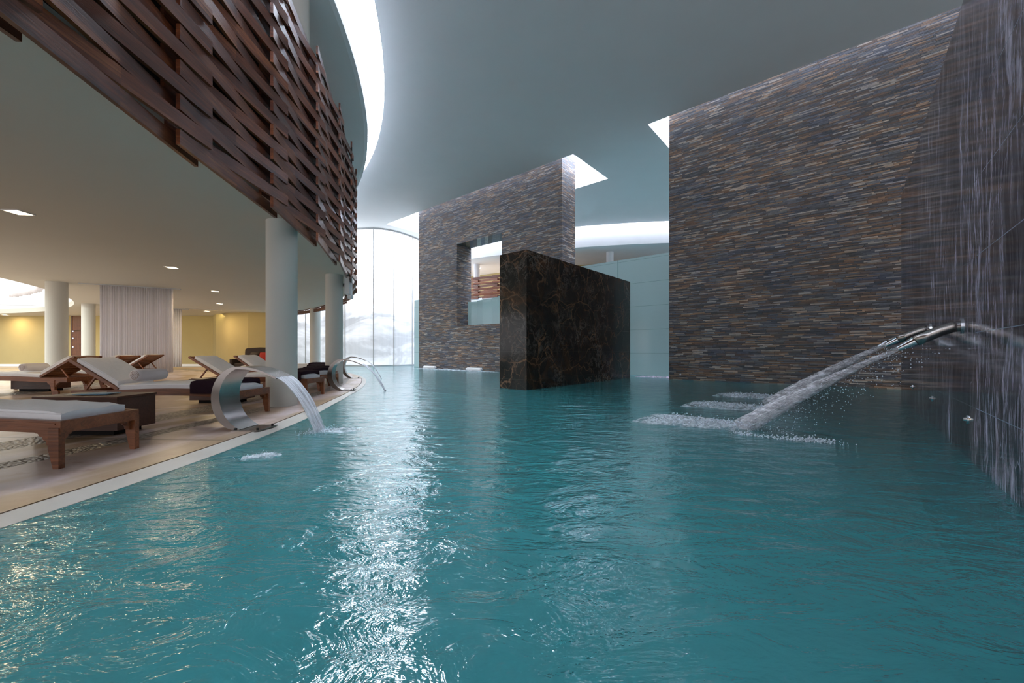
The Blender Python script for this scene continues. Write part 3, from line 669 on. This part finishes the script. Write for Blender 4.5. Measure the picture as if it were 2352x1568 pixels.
# local +x runs from foot to head; rz=PI points the head away from the pool
def towards(s): return PI-math.asin(s)
up0 = make_lounger(30); flat0 = make_lounger(0)
gp = 'teak sun loungers beside the pool'
place(flat0, -3.70, 3.56, towards(-.02), 'nearest sun lounger, its white padded foot end at the left edge of the frame', gp)
place(up0, -3.92, 6.0, towards(.04), 'teak sun lounger with raised back and white rolled towel, behind the low dark table', gp)
LN = []
for (src, x, y, rz, lab) in (
    (up0, -4.25, 8.55, towards(.05), 'teak raised-back lounger left of the thick column, behind the nearest fountain'),
    (up0, -4.60, 9.95, towards(.22), 'teak lounger with raised back touching the thick column, in front of the sofa'),
    (flat0, -5.1, 11.3, towards(-.15), 'flat lounger with dark towel seen between the two columns, nearest of the flat ones'),
    (flat0, -5.9, 13.0, towards(-.2), 'flat lounger with dark towel between the two columns, middle of the flat ones'),
    (flat0, -6.9, 15.0, towards(-.25), 'flat lounger with dark towel between the two columns, farthest of the flat ones'),
    (up0, -12.1, 8.95, 0, 'teak lounger at far left with its slatted raised back turned to the pool', ),
    (up0, -12.5, 10.35, 0, 'teak lounger with slatted back turned to the pool, half hidden behind the towel-roll lounger'),
    (up0, -14.2, 13.0, 0.0, 'distant teak lounger with slatted back below the hanging sheer curtain')):
    o = copy_tree(src); place(o, x, y, rz, lab, gp)
# low timber tables
def table(x0, x1, y0, y1, label):
    t_ = empty('side_table', ((x0+x1)/2, (y0+y1)/2, .07), 0, label=label, cat='table'); hx, hy = (x1-x0)/2, (y1-y0)/2
    obj('body', box(-hx+.01, hx-.01, -hy+.01, hy-.01, .06, .42), M['teakd'], t_); obj('tabletop', box(-hx, hx, -hy, hy, .42, .446, bev=.004), M['teakd'], t_)
    obj('plinth', box(-hx+.12, hx-.12, -hy+.08, hy-.08, 0, .06), M['dark'], t_); return t_
table(-5.38, -4.42, 4.45, 4.95, 'low dark timber block table with magazines between the two nearest loungers')
table(-5.9, -5.0, 7.25, 7.75, 'low dark timber block table behind the lounger with the rolled towel')
table(-11.9, -10.95, 9.42, 9.88, 'low dark timber block table between the two far left loungers')
for (x, y, rz, mm, w, lab) in ((-4.86, 4.66, .15, 'paper', .34, 'blue magazine lying on the near dark block table'), (-5.08, 4.74, .5, 'paper2', .30, 'cream magazine lying on the near dark block table')):
    z = .07+.446+(.001 if mm == 'paper2' else .009)
    o = obj('magazine', box(-w/2, w/2, -.11, .11, 0, .007, bev=.001), M[mm], rot=rz, loc=(x, y, z)); tag(o, lab, 'magazine')
# rolled towels
def rolled(x, y, z, rz, lab, r=.088, L=.46):
    t_ = empty('rolled_towel', (x, y, z), rz, label=lab, cat='towel', group='white rolled towels on loungers')
    bm = bmesh.new(); rings = []
    for i in range(13):
        s = i/12; q = r*(1-.10*abs(2*s-1)**8); rings.append([((.0+q*math.cos(2*PI*j/28)), (s-.5)*L, r+q*math.sin(2*PI*j/28)) for j in range(28)])
    loft(bm, rings); obj('towel_body', bm, M['towel'], t_, smooth=True)
    for s in (-1, 1):
        bm = bmesh.new(); pts = []
        for i in range(70): a = i*.32; q = r*.80*i/70; pts.append((q*math.cos(a), s*(L/2+.001), r+q*math.sin(a)))
        tube(bm, pts, .004, 6); obj('coil', bm, M['coil'], t_)
    return t_
rolled(-5.47, 6.0, .585, towards(.04), 'white rolled towel on the lounger behind the near block table')
rolled(-10.75, 8.95, .58, 0, 'white rolled towel on the far left lounger with its back to the pool')
rolled(-11.13, 10.35, .58, 0, 'white rolled towel on the half hidden lounger in the left background')
# folded dark towels across foot ends
def folded(x, y, rz, lab, L=.52, grp='dark folded towels on lounger foot ends'):
    bm = bmesh.new(); w = LW/2+.015; rings = []
    for i in range(15):
        t_ = i/14; xx = (t_-.5)*L; th = .055*(1-.25*abs(2*t_-1)**6)+.005*math.sin(i*2.2)
        prof = [(-w-.025, -.12), (-w-.03, .00), (-w-.01, .012+th), (-w*.7, .020+th), (0, .026+th+.004*math.sin(i)), (w*.7, .020+th), (w+.01, .012+th), (w+.03, 0), (w+.025, -.12), (w+.012, -.12), (w+.010, -.01), (w-.03, .008), (0, .012), (-w+.03, .008), (-w-.010, -.01), (-w-.012, -.12)]
        rings.append([(xx, a, b) for a, b in prof])
    loft(bm, rings); o = obj('folded_towel', bm, M['plum'], smooth=True, rot=rz, loc=(x, y, .07+.375+.095)); smooth_by_angle(o, 60); tag(o, lab, 'towel', grp); return o
folded(-4.30, 6.0, towards(.04), 'dark plum towel folded over the foot of the lounger beside the first steel fountain')
folded(-4.60, 8.57, towards(.05), 'dark plum towel folded over the foot end just right of the thick column')
folded(-4.97, 10.04, towards(.22), 'black folded towel on the lounger foot beside the second fountain')
folded(-5.5, 11.24, towards(-.15), 'dark towel on the nearest flat lounger between the two columns')
folded(-6.28, 12.92, towards(-.2), 'dark towel on the middle flat lounger between the two columns')
folded(-7.26, 14.9, towards(-.25), 'dark towel on the farthest flat lounger between the two columns')
# sofa with cushions
sf = empty('lounge_sofa', (-11.6, 18.0, .07), 0, label='dark high-backed sofa partly behind the thick column', cat='sofa')
bm = bmesh.new(); prism(bm, [(-.75, .3, 0), (-.68, .3, 1.05), (-.6, .3, 1.1), (.0, .3, 1.14), (.9, .3, 1.1), (1.0, .3, 1.0), (1.05, .3, 0)], (0, .14, 0)); obj('backrest', bm, M['sofa'], sf)
obj('base', box(-.7, 1.0, -.6, .3, 0, .28, bev=.02), M['sofa'], sf); obj('seat_cushion', box(-.6, .9, -.55, .28, .28, .44, bev=.04), M['sofa'], sf)
for s in (-.72, 1.02): obj('armrest', box(s-.06, s+.06, -.6, .3, 0, .62, bev=.03), M['sofa'], sf)
def cushion(x, y, z, rz, m, lab):
    bm = bmesh.new(); n = 8
    bmesh.ops.create_grid(bm, x_segments=n, y_segments=n, size=.24); vv = list(bm.verts)
    g = bmesh.ops.duplicate(bm, geom=bm.faces[:]+bm.edges[:]+bm.verts[:]); up = [v for v in g['geom'] if isinstance(v, bmesh.types.BMVert)]
    for L_, s in ((vv, -1), (up, 1)):
        for v in L_: a, b = v.co.x/.24, v.co.y/.24; v.co.z = s*.08*(max(0, 1-a*a)*max(0, 1-b*b))**.45
    bmesh.ops.remove_doubles(bm, verts=bm.verts[:], dist=1e-4)
    bmesh.ops.rotate(bm, verts=bm.verts[:], cent=(0, 0, 0), matrix=Matrix.Rotation(math.radians(68), 3, 'X'))
    o = obj('throw_cushion', bm, m, smooth=True, rot=rz, loc=(x, y, z)); tag(o, lab, 'cushion'); return o
cushion(-11.25, 18.08, .76, .15, M['red'], 'red cushion on the dark sofa beside the thick column')
cushion(-11.75, 18.1, .76, -.1, M['sofa'], 'brown cushion on the dark sofa left of the red one')
# speaker box at second column
sp = empty('wall_speaker', (-5.02, 12.0, 3.02), 0, label='white speaker box mounted on top of the column beside the balcony end', cat='speaker')
obj('housing', box(.0, .16, -.12, .12, -.28, .24, bev=.02), M['plastic'], sp); obj('bracket', box(-.09, .0, -.03, .03, -.05, .05), M['trim'], sp)
bm = bmesh.new(); cyl(bm, (.08, 0, -.34), (.20, -.02, -.36), .06, .07); obj('camera_dome', bm, M['plastic'], sp)
# ---------------------------------------------------------------- steel fountains
def fountain(x, y, rz, lab, sheet_lab, reach=.50, thin=1.0, W_=.32):
    f_ = empty('arched_fountain', (x, y, .07), rz, label=lab, cat='fountain', group='arched stainless steel water fountains')
    R = .385; out, inn = [], []
    n = 44
    for i in range(n+1):       # from foot (bottom) clockwise over left side to the top
        a = -PI/2+.05-(PI-.02)*i/n; th = .018+.125*math.sin(PI*min(1, max(0, (i/n)))*.98)**.8*(1-.35*i/n)
        out.append((.86*R*math.cos(a), R+R*math.sin(a))); inn.append((.86*(R-th)*math.cos(a), R+(R-th)*math.sin(a)))
    for i in range(1, 15):
        t_ = i/14; px = t_*.46; pz = .77-.13*t_**1.9; out.append((px, pz)); inn.append((px, pz-.020-.012*(1-t_)))
    rings = []
    for o_, i_ in zip(out, inn): rings.append([(o_[0], -W_/2, o_[1]), (o_[0], W_/2, o_[1]), (i_[0], W_/2, i_[1]), (i_[0], -W_/2, i_[1])])
    bm = bmesh.new(); loft(bm, rings); smooth_by_angle(obj('arch', bm, M['steel'], f_), 40)
    obj('base_plate', box(-.06, .26, -W_/2-.02, W_/2+.02, 0, .012), M['steel'], f_)
    for (bx_, by_) in ((.22, -W_/2+.03), (.22, W_/2-.03), (-.03, -W_/2-.005), (-.03, W_/2+.005)):
        bm = bmesh.new(); cyl(bm, (bx_, by_, .01), (bx_, by_, .035), .014, n=10); obj('bolt', bm, M['black'], f_)
    # falling sheet
    bm = bmesh.new(); rings = []; z0 = .64; zb = -.035; T_ = math.sqrt((z0-zb))
    for i in range(31):
        t_ = i/30; px = .458+reach*t_; pz = z0+.003-(z0-zb)*(t_*.30+.70*t_*t_); w = W_/2-.012-.035*t_; row = []
        for j in range(25):
            yy = -w+2*w*j/24; row.append((px+.010*math.sin(j*2.1+i*.4)*t_, yy, pz))
        rings.append(row)
    loft(bm, rings, closed=False); o = obj('water_sheet', bm, M['sheetwater'], smooth=True, rot=rz, loc=(x, y, .07)); tag(o, sheet_lab, 'water')
    md = o.modifiers.new('thickness', 'SOLIDIFY'); md.thickness = .008
    return f_
fountain(-3.27, 4.92, -.03, 'large arched steel fountain nearest the camera at the pool edge', 'water sheet falling from the nearest steel fountain', .46, W_=.34)
fountain(-4.14, 9.75, .10, 'second arched steel fountain, beside the slimmer column', 'thin water sheet falling from the second steel fountain', .55, W_=.26)
fountain(-5.72, 14.2, .25, 'farthest and smallest arched steel fountain, behind the second', 'thin water sheet falling from the farthest steel fountain', .55, W_=.26)
# ---------------------------------------------------------------- water cannons on the near marble wall
dn = G(-1, 0)
def blobs(bm, n, fn, r0, r1):
    for _ in range(n):
        p = Vector(fn()); r = random.uniform(r0, r1)
        t_ = bmesh.ops.create_icosphere(bm, subdivisions=1, radius=r, matrix=Matrix.Translation(p))
def jet_parts(b, lab, sl, fl, reach=1.45, size=1.0):
    base = G(.81, b, CZ+(.25 if size > .9 else .31)); t_ = empty('water_cannon', base, AL, label=lab, cat='water jet nozzle', group='steel water cannons on the marble wall')
    pts = [(.0, 0, .0), (-.06, 0, -.010), (-.14, 0, -.045), (-.23, 0, -.095), (-.32, 0, -.148)]
    bm = bmesh.new(); tube(bm, pts, .052, 20); obj('pipe', bm, M['steel'], t_, smooth=True)
    bm = bmesh.new(); tube(bm, [(-.32, 0, -.148), (-.335, 0, -.157), (-.445, 0, -.222)], [.054, .050, .026], 20); smooth_by_angle(obj('nozzle', bm, M['chrome'], t_))
    bm = bmesh.new(); cyl(bm, (0, 0, 0), (-.012, 0, 0), .075, n=28); obj('flange', bm, M['chrome'], t_)
    # stream
    p0 = Vector((-.44, 0, -.219)); H = CZ+.25-ZW-.219; path = []; rad = []
    for i in range(25):
        s = i/24; path.append((p0.x-reach*s, 0, p0.z-H*(.86*s+.14*s*s))); rad.append(.020+.10*s**1.2)
    bm = bmesh.new(); tube(bm, path, rad, 20)
    for v in bm.verts: v.co += Vector((random.uniform(-1, 1), random.uniform(-1, 1), random.uniform(-1, 1)))*.006
    for _ in range(60):      # loose strands
        k_ = random.uniform(-1, 1)
        q = [Vector(path[i])+Vector((0, k_*rad[i]*1.1, random.uniform(.9, 1.1)*math.sqrt(max(0, 1-k_*k_))*rad[i]*random.choice((-1, 1)))) for i in range(random.randint(2, 8), 25, 4)]
        if len(q) > 2: tube(bm, q, .004, 5)
    o = obj('water_stream', bm, M['jet'], smooth=True, rot=AL, loc=base); tag(o, sl, 'water')
    L = G(.81-.44-reach, b, ZW); bm = bmesh.new()
    def fn():
        s = random.random(); w = .10+.28*s; return L+G(-1.15*s+.12, random.gauss(0, w*.55), abs(random.gauss(0, .035*(1-.6*s)+.008)))
    blobs(bm, int(1500*size), fn, .003, .011)
    def fn2():
        s = random.random(); pp = Vector(path[int(s*24)]); q = base+G(pp.x, pp.y)+Vector((0, 0, pp.z)); q = q+G(random.uniform(-.1, .38), random.gauss(0, .16), -abs(random.gauss(0, .22))*s*1.2); q.z = max(q.z, ZW+.01); return q
    blobs(bm, int(420*size), fn2, .0025, .007)
    def fn3():
        a = random.uniform(-.6, 1.8); r_ = random.gauss(.62, .10); return L+G(.15+r_*math.cos(a)*1.1, -.35-r_*.55*math.sin(a)*.4, abs(random.gauss(0, .02)))
    if size > .9: blobs(bm, 500, fn3, .003, .009)
    # low mound of froth
    mb = bmesh.new(); bmesh.ops.create_grid(mb, x_segments=60, y_segments=30, size=1)
    for v in mb.verts:
        u_, w_ = v.co.x, v.co.y; s = (u_+1)/2; e_ = max(0, 1-u_*u_)*max(0, 1-w_*w_)
        q = L+G(.15-1.45*s, w_*(.26+.26*s), 0); v.co = Vector((q.x, q.y, ZW-.004+.085*e_**.7*(.45+.55*random.random())))
    tmp = bpy.data.meshes.new('t'); mb.to_mesh(tmp); mb.free()
    ob = bpy.data.objects.new('foam_patch', tmp); COL.objects.link(ob); tmp.materials.append(M['foam'])
    for pl in tmp.polygons: pl.use_smooth = True
    tag(ob, fl, 'foam', kind='stuff')
    sp_ = obj('spray_droplets', bm, M['drop']); tag(sp_, fl.replace('foam', 'spray of droplets').replace('drifting', 'flying'), 'spray', kind='stuff')
jet_parts(5.80, 'large curved steel water nozzle nearest the camera on the marble wall', 'thick white water jet from the nearest wall nozzle', 'white foam drifting where the nearest jet strikes the pool', 1.45, 1.0)
jet_parts(7.86, 'middle curved steel water nozzle on the marble wall', 'white water jet from the middle wall nozzle', 'white foam drifting where the middle jet strikes the pool', 1.45, .7)
jet_parts(9.94, 'farthest curved steel water nozzle on the marble wall', 'white water jet from the farthest wall nozzle', 'white foam drifting where the farthest jet strikes the pool', 1.45, .7)
# chrome inlets low on the walls
for (pos, rz, lab) in ((G(.81, 5.51, .395), AL, 'chrome round inlet on marble wall, lowest right, nearest the camera'), (G(.81, 7.65, .395), AL, 'chrome round inlet on marble wall, middle of the row of three'),
                       (G(.81, 9.94, .395), AL, 'chrome round inlet on marble wall, farthest of the row of three'), (G(-4.55, 14.35, .22), AL+PI/2, 'small chrome inlet at the lower left of the tall right slate wall')):
    t_ = empty('wall_inlet', pos, rz, label=lab, cat='water inlet')
    bm = bmesh.new(); cyl(bm, (0, 0, 0), (-.012, 0, 0), .042, .036, n=28); obj('rosette', bm, M['chrome'], t_)
    bm = bmesh.new(); cyl(bm, (-.012, 0, 0), (-.03, 0, 0), .018, .014, n=16); obj('nozzle', bm, M['chrome'], t_)
# white bolsters at the foot of the middle slate wall
for (a, lab) in ((-18.35, 'white padded bolster at the pool surface, left one below the slate wall'), (-14.7, 'white padded bolster at the pool surface, right one nearer the marble block')):
    t_ = empty('neck_bolster', G(a, 14.22, .10), AL, label=lab, cat='bolster')
    bm = bmesh.new(); cyl(bm, (-.5, 0, 0), (.5, 0, 0), .10, n=24); smooth_by_angle(obj('pad', bm, M['plastic'], t_))
    for s in (-1, 1):
        bm = bmesh.new(); cyl(bm, (s*.5, 0, 0), (s*.58, 0, 0), .07, n=20); cyl(bm, (s*.58, 0, 0), (s*.62, .0, 0), .04, n=16); cyl(bm, (s*.60, 0, 0), (s*.60, .2, .02), .02, n=10); obj('end_cap', bm, M['chrome'], t_)
# patches of froth on the pool surface
def froth(c, ang, lx, ly, h, lab, mm='foam', n=250):
    c = Vector((c[0], c[1], 0)); ca, sa = math.cos(ang), math.sin(ang)
    mb = bmesh.new(); bmesh.ops.create_grid(mb, x_segments=50, y_segments=24, size=1)
    for v in mb.verts:
        u_, w_ = v.co.x, v.co.y; e_ = max(0, 1-u_*u_)*max(0, 1-w_*w_); a, b = u_*lx, w_*ly*(1+.25*math.sin(5*u_))
        v.co = Vector((c.x+a*ca-b*sa, c.y+a*sa+b*ca, ZW-.004+h*e_**.7*(.4+.6*random.random())))
    blobs(mb, n, lambda: c+Vector((0, 0, ZW+abs(random.gauss(0, h*.5))))+Vector((ca, sa, 0))*random.gauss(0, lx*.45)+Vector((-sa, ca, 0))*random.gauss(0, ly*.45), .002, .006)
    o = obj('foam_patch', mb, M[mm], smooth=True); tag(o, lab, 'foam', kind='stuff'); return o
M['foampinkglow'] = m_foam('pink_glow_foam', (9, 9, 9), .36, .70, (.75, .55, .66), .75)  # pink light from under the water, painted into the foam colour
froth((-2.34, 3.72), .5, .17, .09, .03, 'small white bubbling patch on the water left of the nearest fountain sheet')
froth(G(-5.3, 15.2), AL, 1.2, .35, .05, 'foam with painted pink glow at the foot of the pale green glass wall', 'foampinkglow')
froth(G(-16.0, 13.9), AL, 3.4, .30, .05, 'thin line of white foam along the base of the slate wall with opening')
froth((-2.20, 4.95), .2, .30, .16, .02, 'white foam where the nearest fountain sheet meets the pool')
# small froth under the nearest fountain sheet
bm = bmesh.new(); c0 = Vector((-2.42, 4.92, ZW))
blobs(bm, 420, lambda: c0+Vector((random.gauss(.04, .09), random.gauss(0, .13), abs(random.gauss(0, .012)))), .002, .006)
o = obj('spray_droplets', bm, M['drop']); tag(o, 'spray of droplets where the nearest fountain sheet enters the pool', 'spray', kind='stuff')
